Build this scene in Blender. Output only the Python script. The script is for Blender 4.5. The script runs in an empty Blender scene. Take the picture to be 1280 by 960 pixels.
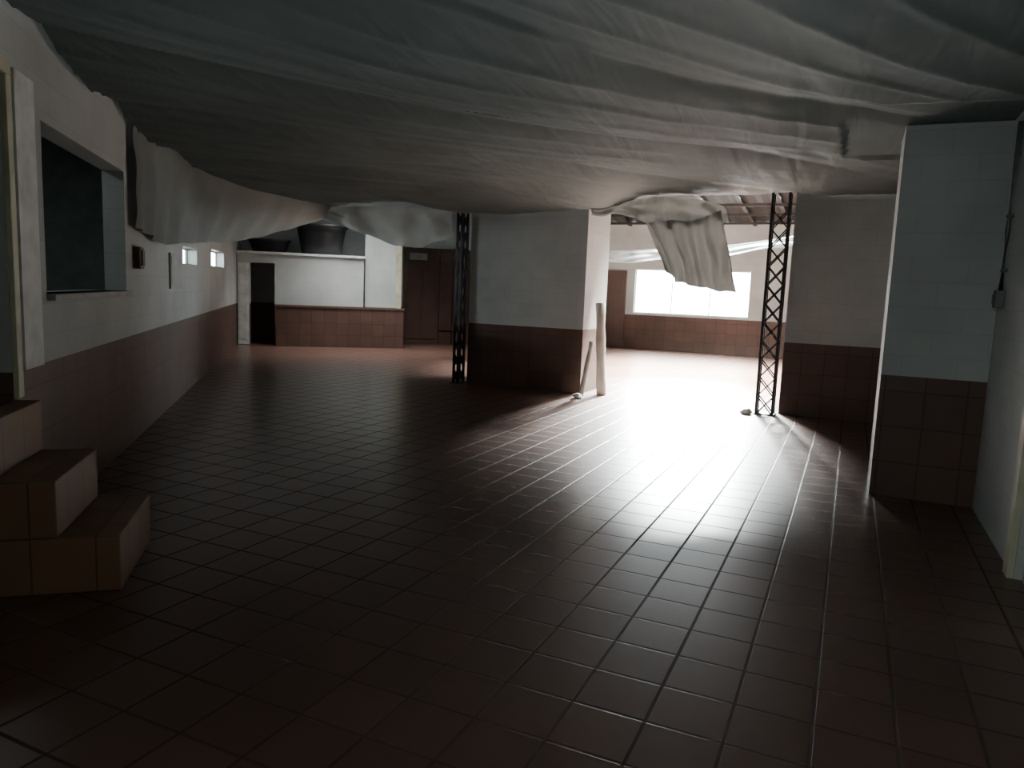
import bpy, bmesh, math, random
from mathutils import Vector, Matrix, noise
random.seed(3)
scene = bpy.context.scene
H_D = 1.03      # dado height
YAW = math.radians(24.5)

# ------------------------------------------------ materials
def new_mat(name):
    m = bpy.data.materials.new(name); m.use_nodes = True
    nt = m.node_tree; b = nt.nodes['Principled BSDF']
    return m, nt, b
def N(nt, t, **kw):
    n = nt.nodes.new(t)
    for k, v in kw.items():
        if k in n.inputs: n.inputs[k].default_value = v
        else: setattr(n, k, v)
    return n
def plain(name, col, rough=.6, metal=0, var=.25, scale=6, bump=.1):
    m, nt, b = new_mat(name)
    tc = N(nt, 'ShaderNodeTexCoord')
    no = N(nt, 'ShaderNodeTexNoise'); no.inputs['Scale'].default_value = scale; no.inputs['Detail'].default_value = 6
    nt.links.new(tc.outputs['Object'], no.inputs['Vector'])
    r = N(nt, 'ShaderNodeValToRGB')
    r.color_ramp.elements[0].position = .3; r.color_ramp.elements[1].position = .7
    r.color_ramp.elements[0].color = tuple(c*(1-var) for c in col)+(1,)
    r.color_ramp.elements[1].color = tuple(min(1, c*(1+var*.5)) for c in col)+(1,)
    nt.links.new(no.outputs['Fac'], r.inputs['Fac']); nt.links.new(r.outputs['Color'], b.inputs['Base Color'])
    b.inputs['Roughness'].default_value = rough; b.inputs['Metallic'].default_value = metal
    if bump:
        bp = N(nt, 'ShaderNodeBump'); bp.inputs['Strength'].default_value = bump; bp.inputs['Distance'].default_value = .02
        nt.links.new(no.outputs['Fac'], bp.inputs['Height']); nt.links.new(bp.outputs['Normal'], b.inputs['Normal'])
    return m
def tiled(name, c1, c2, mortar, w, h, ms=.006, rough=.5, offset=.5, bump=.4, dirt=.3, uv=True, rvar=.15, dirtscale=.8, spec=.5, mrough=None):
    m, nt, b = new_mat(name)
    tc = N(nt, 'ShaderNodeTexCoord')
    br = N(nt, 'ShaderNodeTexBrick'); br.offset = offset; br.squash = 1
    br.inputs['Color1'].default_value = c1+(1,); br.inputs['Color2'].default_value = c2+(1,)
    br.inputs['Mortar'].default_value = mortar+(1,); br.inputs['Scale'].default_value = 1
    br.inputs['Mortar Size'].default_value = ms; br.inputs['Mortar Smooth'].default_value = .4
    br.inputs['Brick Width'].default_value = w; br.inputs['Row Height'].default_value = h
    src = tc.outputs['UV'] if uv else tc.outputs['Object']
    nt.links.new(src, br.inputs['Vector'])
    no = N(nt, 'ShaderNodeTexNoise'); no.inputs['Scale'].default_value = dirtscale; no.inputs['Detail'].default_value = 4
    no.inputs['Roughness'].default_value = .55
    nt.links.new(tc.outputs['Object'], no.inputs['Vector'])
    r = N(nt, 'ShaderNodeValToRGB')
    r.color_ramp.elements[0].position = .3; r.color_ramp.elements[1].position = .7
    r.color_ramp.elements[0].color = (1-dirt,)*3+(1,); r.color_ramp.elements[1].color = (1, 1, 1, 1)
    nt.links.new(no.outputs['Fac'], r.inputs['Fac'])
    mx = N(nt, 'ShaderNodeMix'); mx.data_type = 'RGBA'; mx.blend_type = 'MULTIPLY'; mx.inputs[0].default_value = 1
    nt.links.new(br.outputs['Color'], mx.inputs[6]); nt.links.new(r.outputs['Color'], mx.inputs[7])
    nt.links.new(mx.outputs[2], b.inputs['Base Color'])
    if mrough is not None:
        rm = N(nt, 'ShaderNodeMapRange'); rm.inputs['To Min'].default_value = rough; rm.inputs['To Max'].default_value = mrough
        nt.links.new(br.outputs['Fac'], rm.inputs['Value'])
        nt.links.new(rm.outputs['Result'], b.inputs['Roughness'])
        sp = N(nt, 'ShaderNodeMapRange'); sp.inputs['To Min'].default_value = spec; sp.inputs['To Max'].default_value = .12
        nt.links.new(br.outputs['Fac'], sp.inputs['Value']); nt.links.new(sp.outputs['Result'], b.inputs['Specular IOR Level'])
    else:
        mr = N(nt, 'ShaderNodeMapRange'); mr.inputs['To Min'].default_value = rough-rvar; mr.inputs['To Max'].default_value = rough+rvar
        nt.links.new(no.outputs['Fac'], mr.inputs['Value'])
        nt.links.new(mr.outputs['Result'], b.inputs['Roughness'])
        b.inputs['Specular IOR Level'].default_value = spec
    inv = N(nt, 'ShaderNodeMath', operation='MULTIPLY_ADD'); inv.inputs[1].default_value = -1; inv.inputs[2].default_value = 1
    nt.links.new(br.outputs['Fac'], inv.inputs[0])
    bp = N(nt, 'ShaderNodeBump'); bp.inputs['Strength'].default_value = bump; bp.inputs['Distance'].default_value = .006
    nt.links.new(inv.outputs[0], bp.inputs['Height']); nt.links.new(bp.outputs['Normal'], b.inputs['Normal'])
    return m

M_WHITE = tiled('white_painted_block', (.43,.465,.455), (.41,.445,.435), (.38,.415,.405), .40, .20, .006, .6, dirt=.3, bump=.15, spec=.2)
M_DADO = tiled('brown_dado_tile', (.110,.062,.047), (.088,.050,.039), (.05,.034,.03), .30, .30, .007, .5, offset=0, dirt=.4, bump=.3, spec=.3)
M_FLOOR = tiled('terracotta_floor_tile', (.112,.062,.047), (.088,.049,.038), (.064,.043,.036), .29, .29, .009, .28, offset=0, dirt=.25, bump=.25, uv=False, dirtscale=.5, spec=.32, mrough=.7)
M_STEP = tiled('step_tile', (.20,.118,.070), (.17,.098,.06), (.09,.06,.045), .29, .29, .005, .5, offset=0, bump=.2, spec=.2)
M_BLACK = plain('black_steel', (.012,.011,.013), .5, .3)
M_TUB = plain('black_plastic', (.012,.013,.016), .45)
M_CREAM = plain('cream_paint', (.42,.42,.30), .5)
M_DOORW = plain('white_door_paint', (.55,.58,.56), .5)
M_ROLL = plain('pale_rolled_fabric', (.50,.48,.43), .7)
M_BROWN = plain('dark_brown_wood', (.07,.036,.026), .5, scale=3)
M_ROOF = plain('dark_roof_tile', (.025,.022,.02), .8)
M_GREY = plain('grey_board', (.3,.31,.3), .6)
M_PIPE = plain('conduit_grey', (.12,.13,.13), .5)
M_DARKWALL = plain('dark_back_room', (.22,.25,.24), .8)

def cloth_mat(name, col, trans=.3, wr=.3):
    m, nt, b = new_mat(name)
    tc = N(nt, 'ShaderNodeTexCoord')
    no = N(nt, 'ShaderNodeTexNoise'); no.inputs['Scale'].default_value = .9; no.inputs['Detail'].default_value = 9; no.inputs['Roughness'].default_value = .6
    nt.links.new(tc.outputs['Object'], no.inputs['Vector'])
    r = N(nt, 'ShaderNodeValToRGB')
    r.color_ramp.elements[0].position = .3; r.color_ramp.elements[1].position = .72
    r.color_ramp.elements[0].color = tuple(c*.7 for c in col)+(1,); r.color_ramp.elements[1].color = col+(1,)
    nt.links.new(no.outputs['Fac'], r.inputs['Fac']); nt.links.new(r.outputs['Color'], b.inputs['Base Color'])
    b.inputs['Roughness'].default_value = .65; b.inputs['Specular IOR Level'].default_value = .04
    tr = N(nt, 'ShaderNodeBsdfTranslucent'); nt.links.new(r.outputs['Color'], tr.inputs['Color'])
    mix = N(nt, 'ShaderNodeMixShader'); mix.inputs[0].default_value = trans
    nt.links.new(b.outputs[0], mix.inputs[1]); nt.links.new(tr.outputs[0], mix.inputs[2])
    nt.links.new(mix.outputs[0], nt.nodes['Material Output'].inputs['Surface'])
    wv = N(nt, 'ShaderNodeTexNoise'); wv.inputs['Scale'].default_value = 1.6; wv.inputs['Detail'].default_value = 3
    wv.inputs['Distortion'].default_value = .5
    mp = N(nt, 'ShaderNodeMapping'); mp.inputs['Rotation'].default_value = (0,0,.7); mp.inputs['Scale'].default_value = (2.2,.3,1)
    nt.links.new(tc.outputs['Object'], mp.inputs['Vector']); nt.links.new(mp.outputs[0], wv.inputs['Vector'])
    bp = N(nt, 'ShaderNodeBump'); bp.inputs['Strength'].default_value = wr; bp.inputs['Distance'].default_value = .12
    nt.links.new(wv.outputs['Fac'], bp.inputs['Height']); nt.links.new(bp.outputs['Normal'], b.inputs['Normal']); nt.links.new(bp.outputs['Normal'], tr.inputs['Normal'])
    return m
M_CLOTH = cloth_mat('grey_shade_cloth', (.185,.218,.213), .30, .45)
M_CLOTH2 = cloth_mat('pale_shade_cloth', (.29,.325,.32), .25, .25)

# ------------------------------------------------ helpers
def link(me, name, mats, smooth=False, parent=None):
    o = bpy.data.objects.new(name, me)
    for m in mats: me.materials.append(m)
    scene.collection.objects.link(o)
    if smooth:
        for p in me.polygons: p.use_smooth = True
    if parent: o.parent = parent
    return o
LO = Vector((-4.30, 2.60, 0)); LD = Vector((-.650, .760, 0)); LN = Vector((.760, .650, 0))
def L(s, n, z=0): 
    v = LO + LD*s + LN*n; v.z = z; return v
XD = Vector((1,0,0)); YD = Vector((0,1,0))

def wall(name, o, d, n, length, thick, z0, z1, holes=(), mats=(None,None), dado=H_D, s0=0):
    """inner face on plane (o,d); body extends -n*thick. holes: (sa,sb,za,zb)"""
    ss = sorted(set([s0, length]+[h[0] for h in holes]+[h[1] for h in holes]))
    zs = sorted(set([z0, z1]+[h[2] for h in holes]+[h[3] for h in holes]+([dado] if z0 < dado < z1 else [])))
    def opened(i, j):
        if i < 0 or j < 0 or i >= len(ss)-1 or j >= len(zs)-1: return True
        cs = (ss[i]+ss[i+1])/2; cz = (zs[j]+zs[j+1])/2
        return any(h[0] < cs < h[1] and h[2] < cz < h[3] for h in holes)
    bm = bmesh.new(); uvl = bm.loops.layers.uv.new()
    def P(s, t, z): 
        v = o + d*s - n*t; return Vector((v.x, v.y, z))
    def face(pts, uvs, mi):
        f = bm.faces.new([bm.verts.new(p) for p in pts]); f.material_index = mi
        for l, uv in zip(f.loops, uvs): l[uvl].uv = uv
    for i in range(len(ss)-1):
        for j in range(len(zs)-1):
            if opened(i, j): continue
            a, b, c, e = ss[i], ss[i+1], zs[j], zs[j+1]
            mi = 1 if (e <= dado+1e-4 ) else 0
            q = [(a,c),(b,c),(b,e),(a,e)]
            face([P(s,0,z) for s,z in q], q, mi)
            face([P(s,thick,z) for s,z in q][::-1], q[::-1], mi)
            for di, dj, ed in ((-1,0,((a,e),(a,c))),(1,0,((b,c),(b,e))),(0,-1,((a,c),(b,c))),(0,1,((b,e),(a,e)))):
                if opened(i+di, j+dj):
                    (s1,z1_),(s2,z2_) = ed
                    pts = [P(s1,0,z1_),P(s1,thick,z1_),P(s2,thick,z2_),P(s2,0,z2_)]
                    if dj == 0: uvs = [(0,z1_),(thick,z1_),(thick,z2_),(0,z2_)]
                    else: uvs = [(s1,0),(s1,thick),(s2,thick),(s2,0)]
                    face(pts, uvs, mi)
    bmesh.ops.remove_doubles(bm, verts=bm.verts, dist=1e-4)
    bmesh.ops.recalc_face_normals(bm, faces=bm.faces)
    me = bpy.data.meshes.new(name); bm.to_mesh(me); bm.free()
    return link(me, name, [mats[0] or M_WHITE, mats[1] or M_DADO])

def boxes(name, lst, mats, parent=None, bevel=0, smooth=False):
    bm = bmesh.new(); uvl = bm.loops.layers.uv.new()
    for o, ax, ay, xr, yr, zr, mi in lst:
        vs = []
        for z in zr:
            for (x, y) in ((xr[0],yr[0]),(xr[1],yr[0]),(xr[1],yr[1]),(xr[0],yr[1])):
                p = o + ax*x + ay*y; vs.append((bm.verts.new((p.x,p.y,p.z+z)), x, y, z))
        for idx, kind in (((3,2,1,0),'t'),((4,5,6,7),'t'),((0,1,5,4),'x'),((1,2,6,5),'y'),((2,3,7,6),'x'),((3,0,4,7),'y')):
            f = bm.faces.new([vs[i][0] for i in idx]); f.material_index = mi
            for l, i in zip(f.loops, idx):
                _, x, y, z = vs[i]
                l[uvl].uv = (x,y) if kind == 't' else ((x,z) if kind == 'x' else (y,z))
    bmesh.ops.recalc_face_normals(bm, faces=bm.faces)
    me = bpy.data.meshes.new(name); bm.to_mesh(me); bm.free()
    o = link(me, name, mats, parent=parent)
    if bevel:
        md = o.modifiers.new('b', 'BEVEL'); md.width = bevel; md.segments = 2
    return o
O0 = Vector((0,0,0))
def B(x, y, z, mi=0): return (O0, XD, YD, x, y, z, mi)
def BL(s, n, z, mi=0): return (LO, LD, LN, s, n, z, mi)

def bar(bm, a, b, w):
    a = Vector(a); b = Vector(b); d = (b-a); ln = d.length
    q = d.to_track_quat('Z', 'Y').to_matrix().to_4x4()
    m = Matrix.Translation((a+b)/2) @ q @ Matrix.Diagonal((w, w, ln, 1))
    bmesh.ops.create_cube(bm, size=1, matrix=m)
def tube(bm, pts, r, seg=12):
    rings = []
    for i, p in enumerate(pts):
        p = Vector(p); d = (Vector(pts[min(i+1,len(pts)-1)])-Vector(pts[max(i-1,0)])).normalized()
        q = d.to_track_quat('Z','Y'); rr = r[i] if isinstance(r, (list,tuple)) else r
        rings.append([bm.verts.new(p+q@Vector((math.cos(a)*rr, math.sin(a)*rr, 0))) for a in [2*math.pi*k/seg for k in range(seg)]])
    for a, b in zip(rings, rings[1:]):
        for k in range(seg): bm.faces.new((a[k],a[(k+1)%seg],b[(k+1)%seg],b[k]))
    bm.faces.new(rings[0][::-1]); bm.faces.new(rings[-1])
def fin(bm, name, mats, smooth=False, parent=None):
    bmesh.ops.recalc_face_normals(bm, faces=bm.faces)
    me = bpy.data.meshes.new(name); bm.to_mesh(me); bm.free()
    return link(me, name, mats, smooth, parent)
def lathe(name, prof, c, mat, seg=40, parent=None):
    bm = bmesh.new(); rings = []
    for r, z in prof:
        rings.append([bm.verts.new((c[0]+r*math.cos(2*math.pi*k/seg), c[1]+r*math.sin(2*math.pi*k/seg), c[2]+z)) for k in range(seg)])
    for a, b in zip(rings, rings[1:]):
        for k in range(seg): bm.faces.new((a[k],a[(k+1)%seg],b[(k+1)%seg],b[k]))
    bm.faces.new(rings[0][::-1]); bm.faces.new(rings[-1])
    return fin(bm, name, [mat], True, parent)

# ------------------------------------------------ floor / roof
boxes('floor', [B((-18,1.3), (-2.5,25), (-.2,0))], [M_FLOOR])
# ------------------------------------------------ shell
W2 = (6.3,7.7,1.80,2.04); W3 = (9.6,11.8,1.84,2.14)
wall('wall_left', LO, LD, LN, 16.2, .18, 0, 4.2,
     holes=[(.62,2.86,1.46,2.54),(-.77,-.02,.87,2.66),W2,W3], s0=-5)
wall('wall_right', Vector((1.02,0,0)), YD, -XD, 22.3, .2, 0, 4.6, holes=[(3.2,5.15,0,2.2)], s0=-1.3, mats=(M_WHITE,M_WHITE))
wall('wall_back', Vector((0,-1.3,0)), XD, YD, 1.02, .2, 0, 4.2, s0=-1.1)
wall('wall_far', Vector((0,22.08,0)), XD, -YD, 1.0, .2, 0, 3.8, holes=[(-6.09,-2.71,1.08,2.42)], s0=-7.6)
wall('wall_partition', Vector((0,11.15,0)), XD, -YD, 1.01, .2, 0, 4.3, s0=-.85)
wall('wall_divider', Vector((-7.5,0,0)), YD, XD, 22.08, .2, 0, 4.2, s0=14.5)
wall('wall_end', LO+LD*16.2, LN, -LD, 9.2, .2, 0, 4.2, s0=0, mats=(M_WHITE, M_DADO), holes=[(4.5,5.1,0,2.6)])
# roof
boxes('ceiling', [B((-18,1.3), (-2.5,12), (4.6,4.7))], [M_ROOF])
bm = bmesh.new()
nx = 120
for (ya, za, yb, zb) in ((11.9,4.65,22.4,3.78),):
    prev = None
    for i in range(nx+1):
        x = -18 + 19.3*i/nx
        dz = .035*(i % 2)
        cur = (bm.verts.new((x,ya,za+dz)), bm.verts.new((x,yb,zb+dz)))
        if prev: bm.faces.new((prev[0],cur[0],cur[1],prev[1]))
        prev = cur
for x in [-7.2+.9*k for k in range(9)]:
    bar(bm, (x,12,4.56), (x,22.0,3.72), .09)
for y in (19,20.2,21.4):
    z = 4.65-(y-11.9)/10.5*.87-.16
    bar(bm, (-7.4,y,z), (.9,y,z), .07)
fin(bm, 'roof', [M_ROOF])

boxes('column', [B((-5.95,-3.88),(11.16,12.3),(0,H_D),1), B((-5.95,-3.88),(11.16,12.3),(H_D,4.3),0)], [M_WHITE, M_DADO])
boxes('pillar', [B((.26,1.02),(6.86,7.5),(0,H_D),1), B((.26,1.02),(6.86,7.5),(H_D,3.04),0)], [M_WHITE, M_DADO])

def truss(name, cx, cy, wx, wy, h):
    bm = bmesh.new()
    cs = [(cx-wx/2,cy-wy/2),(cx+wx/2,cy-wy/2),(cx+wx/2,cy+wy/2),(cx-wx/2,cy+wy/2)]
    for x, y in cs: bar(bm, (x,y,0), (x,y,h), .035)
    st = .26; n = int(h/st)
    for i in range(4):
        a = cs[i]; b = cs[(i+1)%4]
        for k in range(n):
            z = k*st
            bar(bm, (*a,z), (*b,z+st), .018); bar(bm, (*b,z), (*a,z+st), .018)
    bmesh.ops.create_cube(bm, size=1, matrix=Matrix.Translation((cx,cy,.008)) @ Matrix.Diagonal((wx+.08,wy+.08,.016,1)))
    return fin(bm, name, [M_BLACK])
truss('truss_post', -1.02, 10.98, .22, .2, 3.08)
truss('truss_post', -6.06, 11.06, .08, .2, 2.95)

# ------------------------------------------------ left wall fittings
boxes('concrete_steps', [BL((-.77,0),(.002,.69),(0,.29)), BL((-.77,0),(.002,.41),(.29,.58)), BL((-.77,0),(.002,.13),(.58,.87))], [M_STEP], bevel=.006)
boxes('door_frame', [BL((-.02,.06),(0,.03),(.88,2.66)), BL((-.87,-.77),(0,.03),(.88,2.66)), BL((-.87,.06),(0,.03),(2.66,2.74))], [M_CREAM], bevel=.004)
boxes('trim_1', [BL((.10,.42),(.0,.03),(H_D,2.72))], [M_DOORW])
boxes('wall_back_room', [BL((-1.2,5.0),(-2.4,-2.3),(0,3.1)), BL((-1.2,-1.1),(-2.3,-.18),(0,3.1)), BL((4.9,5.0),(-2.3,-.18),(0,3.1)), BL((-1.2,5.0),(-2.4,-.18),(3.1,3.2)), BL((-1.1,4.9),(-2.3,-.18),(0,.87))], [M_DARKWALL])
boxes('counter_shelf', [BL((.62,2.86),(-.3,.05),(1.42,1.46))], [M_GREY], bevel=.004)
boxes('electric_meter_box', [BL((3.15,3.32),(0,.07),(1.67,1.88)), BL((3.18,3.29),(.07,.085),(1.70,1.85))], [M_BROWN], bevel=.004)
boxes('notice_board', [BL((5.15,6.0),(0,.025),(1.46,1.9)), BL((5.2,5.95),(.025,.03),(1.5,1.86))], [M_GREY])
def frame_L(name, s0, s1, z0, z1):
    t = .02
    boxes(name, [BL((s0,s1),(-.17,-.15),(z0,z0+t)),BL((s0,s1),(-.17,-.15),(z1-t,z1)),BL((s0,s0+t),(-.17,-.15),(z0+t,z1-t)),BL((s1-t,s1),(-.17,-.15),(z0+t,z1-t)),BL(((s0+s1)/2-.01,(s0+s1)/2+.01),(-.17,-.15),(z0+t,z1-t))],[M_DOORW])
frame_L('window_2', *W2); frame_L('window_3', *W3)
t=.03; fw=[B((-6.09,-2.71),(22.14,22.17),(1.08,1.12)),B((-6.09,-2.71),(22.14,22.17),(2.38,2.42))]
for k in range(4):
    x=-6.09+k*(3.38-t)/3; fw.append(B((x,x+t),(22.14,22.17),(1.12,2.38)))
boxes('window_1', fw, [M_DOORW])
boxes('door_2', [B((-7.35,-6.35),(22.0,22.08),(0,2.35)), B((-7.28,-6.9),(21.98,22.0),(.1,2.25)), B((-6.8,-6.42),(21.98,22.0),(.1,2.25))], [M_BROWN], bevel=.004)

# ------------------------------------------------ far left room: washroom cubicle
wall('washroom_wall', LO+LD*14.85, LN, -LD, 3.1, .1, 0, 2.27, holes=[(.33,.9,0,2.05)], s0=0)
wall('washroom_side_wall', LO+LN*3.1+LD*14.95, LD, LN, 1.25, .1, 0, 2.27, s0=0)
boxes('washroom_roof', [BL((14.8,16.2),(0,3.15),(2.27,2.33))], [M_DOORW], bevel=.005)
boxes('low_wall', [BL((14.45,14.6),(.95,4.1),(0,.98)), BL((14.43,14.62),(.93,4.12),(.98,1.03))], [M_DADO])
boxes('tall_panel', [BL((15.0,15.1),(3.15,3.95),(0,H_D),1), BL((15.0,15.1),(3.15,3.95),(H_D,2.95),0), BL((14.98,15.12),(3.95,4.1),(0,2.95),2)], [M_WHITE,M_DADO,M_CREAM])
boxes('door_3', [BL((14.80,14.835),(-.0+.03,.30),(0.01,2.03)), BL((14.79,14.80),(.07,.26),(.15,.9)), BL((14.79,14.80),(.07,.26),(1.05,1.9)), BL((14.75,14.80),(.24,.27),(.98,1.02))], [M_DOORW])
boxes('door_4', [BL((16.1,16.18),(4.3,5.3),(0,2.7)), BL((16.08,16.1),(4.4,4.8),(.15,2.5)), BL((16.08,16.1),(4.85,5.2),(.15,2.5))], [M_BROWN], bevel=.004)
boxes('wooden_gate', [BL((16.1,16.18),(5.32+.4*k,5.32+.4*k+.37),(0,2.7)) for k in range(4)]+[BL((16.06,16.1),(5.32,6.9),(.4,.52)),BL((16.06,16.1),(5.32,6.9),(2.2,2.32))], [M_BROWN], bevel=.004)
boxes('wall_sign', [BL((16.06,16.08),(4.45,4.95),(2.36,2.55))], [M_GREY])
c = L(15.5, 2.05, 2.33)
lathe('water_tub', [(.45,0),(.50,.03),(.56,.35),(.60,.55),(.62,.68),(.68,.70),(.68,.76),(.62,.77),(.58,.6),(.5,.1),(.01,.08)], c, M_TUB)
c = L(15.5, .75, 2.33)
lathe('plastic_basin', [(.30,0),(.40,.02),(.5,.28),(.55,.30),(.55,.33),(.48,.33),(.38,.06),(.01,.05)], c, M_TUB)

# ------------------------------------------------ right wall fittings
bm = bmesh.new(); tube(bm, [(.995,6.62,1.75),(.995,6.62,2.2),(.995,6.6,2.6),(.995,6.62,2.98)], .018)
for z in (1.9,2.3,2.75): bmesh.ops.create_cube(bm, size=1, matrix=Matrix.Translation((1.0,6.62,z)) @ Matrix.Diagonal((.04,.06,.02,1)))
cd = fin(bm, 'electric_conduit', [M_PIPE], True)
boxes('switch_box', [B((.96,1.02),(6.57,6.67),(1.62,1.75)), B((.95,.96),(6.59,6.65),(1.65,1.72))], [M_PIPE], bevel=.004)
boxes('door_casing', [B((.98,1.02),(5.15,5.27),(0,2.3)), B((.98,1.02),(3.08,3.2),(0,2.3)), B((.98,1.02),(3.2,5.15),(2.2,2.3))], [M_CREAM], bevel=.004)
boxes('door_5', [B((1.06,1.10),(3.2,4.17),(0,2.2)), B((1.06,1.10),(4.18,5.15),(0,2.2)), B((1.05,1.06),(3.35,4.02),(.2,1.0)), B((1.05,1.06),(3.35,4.02),(1.15,2.05)), B((1.05,1.06),(4.33,5.0),(.2,1.0)), B((1.05,1.06),(4.33,5.0),(1.15,2.05))], [M_DOORW])

def roll(name, a, b, r, mat):
    bm = bmesh.new(); a=Vector(a); b=Vector(b)
    pts=[a.lerp(b,t/8) for t in range(9)]
    tube(bm, pts, [r*(1+.08*math.sin(i*1.7)) for i in range(9)], 16)
    return fin(bm, name, [mat], True)
roll('cloth_roll', (-3.55,11.25,.0), (-3.74,11.55,1.45), .075, M_ROLL)
roll('cloth_roll', (-3.76,10.86,.0), (-3.70,11.10,.85), .04, M_ROLL)
for i,(x,y) in enumerate(((-3.72,10.62),(-1.25,10.78))):
    bm = bmesh.new(); bmesh.ops.create_icosphere(bm, subdivisions=3, radius=.07)
    for v in bm.verts:
        v.co *= 1+.5*noise.noise(v.co*18+Vector((i*5,0,0))); v.co.z = max(0,v.co.z*.7+.035); v.co.x+=x; v.co.y+=y
    fin(bm, 'crumpled_paper', [M_DOORW], True)

# ------------------------------------------------ fabric ceiling
def sm(a,b,x):
    t=max(0,min(1,(x-a)/(b-a))); return t*t*(3-2*t)
def cz(x,y):
    z = 3.14
    z += .06*noise.noise(Vector((x*.35,y*.3,0)))
    dx, dy = x+1.2, 13.5-y
    th = math.atan2(dx, dy); rr = math.hypot(dx, dy)
    # strips of sheet hung side by side: each sags, with a seam ridge between
    c = y*.60 - x*.80 + .45*noise.noise(Vector((x*.3,y*.3,7)))
    q = (c % 1.9)/1.9
    k = 1-.6*sm(7,11,y)
    z -= .12*k*(4*q*(1-q))**.8
    z -= .030*k*(1-abs(math.sin(c*8.3+1.5*noise.noise(Vector((x*.4,y*.4,3))))))**3*(.7+noise.noise(Vector((x*.4,y*.4,12))))
    z += .022*noise.noise(Vector((c*2.6,(x*.6+y*.8)*.35,9)))
    z += .007*noise.noise(Vector((c*8,(x*.6+y*.8)*.9,19)))
    z += .010*noise.noise(Vector((th*40,rr*.6,9)))
    q = ((y+2.6) % 5.2)/5.2
    z -= .05*(4*q*(1-q))
    e = sm(8.8,11.0,y)
    z += e*.02
    z -= e*.24*sm(-7.2,-6.0,x)*(1-sm(-3.7,-2.8,x))
    z -= e*.10*(1-sm(-9,-7.5,x))
    if x > -.2 and 6 < y < 8.2: z = max(z, 3.05)
    return z
NX, NY = 300, 280
bm = bmesh.new(); grid=[]
for j in range(NY+1):
    y = -1.15 + 12.2*j/NY
    xl = -4.30 - .650*(y-2.60)/.760 + .06
    grid.append([bm.verts.new((x:=xl+(1.0-xl)*i/NX, y, cz(x,y))) for i in range(NX+1)])
for j in range(NY):
    for i in range(NX):
        c = (grid[j][i].co+grid[j+1][i+1].co)/2
        dx, dy = c.x+2.78, c.y-5.4
        a = dx*.75+dy*-.66; b = dx*.66+dy*.75
        if abs(b) < .25 and abs(a) < .045*(1-abs(b)/.25): continue
        bm.faces.new((grid[j][i],grid[j][i+1],grid[j+1][i+1],grid[j+1][i]))
fin(bm, 'ceiling_drape', [M_CLOTH], True)

def hang(name, path, nf=14, amp=.05, mat=M_CLOTH2, nu=140, nv=50, seed=0, bulge=0):
    bm = bmesh.new(); g=[]
    n=len(path)-1
    def cr(p0,p1,p2,p3,t):
        return .5*((2*p1)+(-p0+p2)*t+(2*p0-5*p1+4*p2-p3)*t*t+(-p0+3*p1-3*p2+p3)*t**3)
    def ev(k,u):
        q=u*n; i=min(int(q),n-1); t=q-i
        P=[Vector(path[max(0,min(n,i+o))][k]) for o in (-1,0,1,2)]
        return cr(*P,t)
    for i in range(nu+1):
        u=i/nu; a=ev(0,u); b=ev(1,u)
        a2=ev(0,min(1,u+.01)); a1=ev(0,max(0,u-.01)); d=(a2-a1); d.z=0
        d = d.normalized() if d.length>1e-6 else XD
        nn=Vector((d.y,-d.x,0)); row=[]
        for j in range(nv+1):
            v=j/nv; p=a.lerp(b,v)
            w=amp*(.3+.7*v)*math.sin(u*nf*6.283+2.2*noise.noise(Vector((u*4,v*1.5,seed))))
            w+=amp*1.2*noise.noise(Vector((u*9,v*3,seed+5)))
            p=p+nn*(w+bulge*math.sin(v*3.14))
            p.z += .05*v*noise.noise(Vector((u*7,0,seed+9)))
            row.append(bm.verts.new(p))
        g.append(row)
    for i in range(nu):
        for j in range(nv): bm.faces.new((g[i][j],g[i+1][j],g[i+1][j+1],g[i][j+1]))
    return fin(bm, name, [mat], True)
hang('hanging_cloth', [(L(3.0,.08,3.05),L(3.0,.07,2.05)),(L(4.3,.14,3.05),L(4.2,.1,1.98)),(L(6,.35,3.0),L(6,.2,2.07)),(L(7.5,.8,3.0),L(7.6,.5,2.18)),(L(8.6,1.5,3.0),L(8.8,1.2,2.45)),(L(9.5,2.3,3.0),L(9.6,2.2,2.9))], nf=11, amp=.03, seed=1)
hang('hanging_cloth', [((-9.4,10.9,2.98),(-9.4,10.9,2.9)),((-8.6,10.98,2.98),(-8.5,11.1,2.62)),((-7.7,11.0,2.98),(-7.5,11.15,2.34)),((-6.9,11.0,2.95),(-6.8,11.15,2.32)),((-6.25,11.0,2.92),(-6.25,11.1,2.5))], nf=4, amp=.05, seed=2)
hang('torn_cloth', [((-3.75,10.9,2.92),(-3.75,10.9,2.80)),((-3.2,10.9,3.0),(-3.2,10.85,2.78)),((-2.7,10.9,3.06),(-2.6,10.8,2.58)),((-2.2,10.92,3.02),(-2.1,10.8,2.6)),((-1.75,10.9,2.9),(-1.7,10.9,2.68))], nf=6, amp=.07, seed=3)
hang('torn_cloth', [((-2.85,10.75,2.66),(-2.5,10.75,1.95)),((-2.5,10.72,2.70),(-2.25,10.7,1.80)),((-2.15,10.75,2.70),(-1.9,10.72,1.74)),((-1.8,10.75,2.84),(-1.5,10.75,1.70))], nf=5, amp=.06, seed=4)
hang('hanging_cloth', [((-7.2,18.5,3.0),(-7.2,18.5,2.7)),((-6,18.6,2.75),(-6,18.6,2.45)),((-4.5,18.5,2.8),(-4.5,18.5,2.5)),((-2.5,18.5,2.95),(-2.5,18.5,2.7)),((-.5,18.5,3.3),(-.5,18.5,3.1))], nf=8, amp=.06, seed=6)

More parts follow.
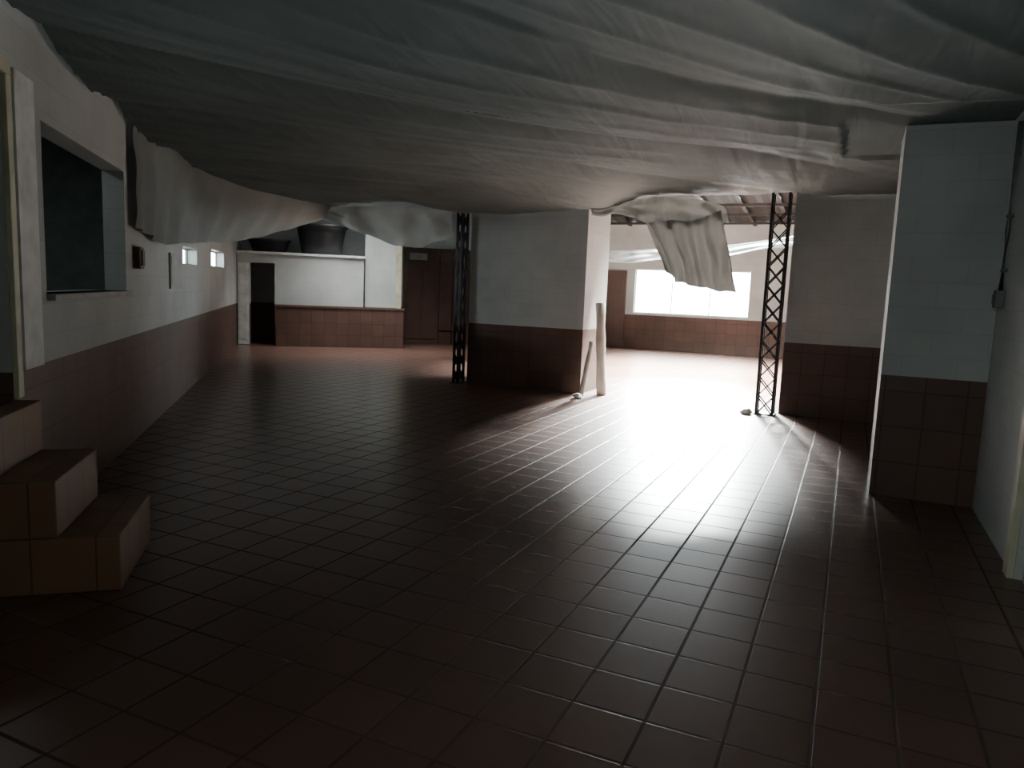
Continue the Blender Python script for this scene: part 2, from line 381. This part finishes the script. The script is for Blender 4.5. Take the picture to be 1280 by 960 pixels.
# ------------------------------------------------ lights
def area(name, loc, direction, sx, sy, power, col=(1,1,1), spread=180):
    l = bpy.data.lights.new(name, 'AREA'); l.shape='RECTANGLE'; l.size=sx; l.size_y=sy; l.energy=power; l.color=col
    l.spread = math.radians(spread)
    o = bpy.data.objects.new(name, l); o.location=loc
    o.rotation_euler = Vector(direction).to_track_quat('-Z','Y').to_euler(); scene.collection.objects.link(o); return o
area('skylight_far_room', (-2.9,16.0,4.0), (0,0,-1), 3.4, 5.0, 16000, (.93,1,.98), 96)
area('floor_streak_light', (-3.45,18.2,3.8), (.18,-1,-.66), 1.7, .45, 2500, (.93,1,1), 34)  # added lamp, out of view under the roof, makes the bright floor streak
p = L(13.2,3.4,4.1)
area('left_room_fill', p, (0,0,-1), 3.0, 2.0, 210, (1,.98,.96), 105)  # added overhead lamp to brighten the left room, no roof opening here
area('drape_glow_light', (-1.6,2.5,4.5), (0,0,-1), 4.0, 4.0, 20, (.86,1,.98), 180)  # added lamp above the drape so it glows like daylight leaking in
area('fill_behind_camera', (-.7,-1.2,1.9), (.3,1,-.10), .8, 1.4, 15, (.91,1,.97), 95)  # added fill light in front of the closed back wall, lights the pillar
area('steps_floor_fill', (-.2,-1.1,2.5), (-.4,1,-1.1), .3, .3, 9, (1,1,.86), 140)  # second added fill, weaker, lifts the steps and near floor
area('back_room_fill', L(1.9,-1.2,3.05), (0,0,-1), .5, .5, 8, (.9,1,.97))  # added unseen lamp so the hatch interior is not black
w = bpy.data.worlds.new('World'); scene.world = w; w.use_nodes=True
bg=w.node_tree.nodes['Background']; bg.inputs['Color'].default_value=(.9,.98,1,1); bg.inputs['Strength'].default_value=45

# ------------------------------------------------ camera
cam = bpy.data.cameras.new('Camera'); co = bpy.data.objects.new('Camera', cam); scene.collection.objects.link(co)
cam.sensor_width=36; cam.lens=36*920/1280; cam.clip_start=.05
R = Matrix.Rotation(YAW,4,'Z') @ Matrix.Rotation(math.radians(90-7.2),4,'X') @ Matrix.Rotation(.04,4,'Z')
co.matrix_world = Matrix.Translation((0,0,1.6)) @ R
scene.camera = co
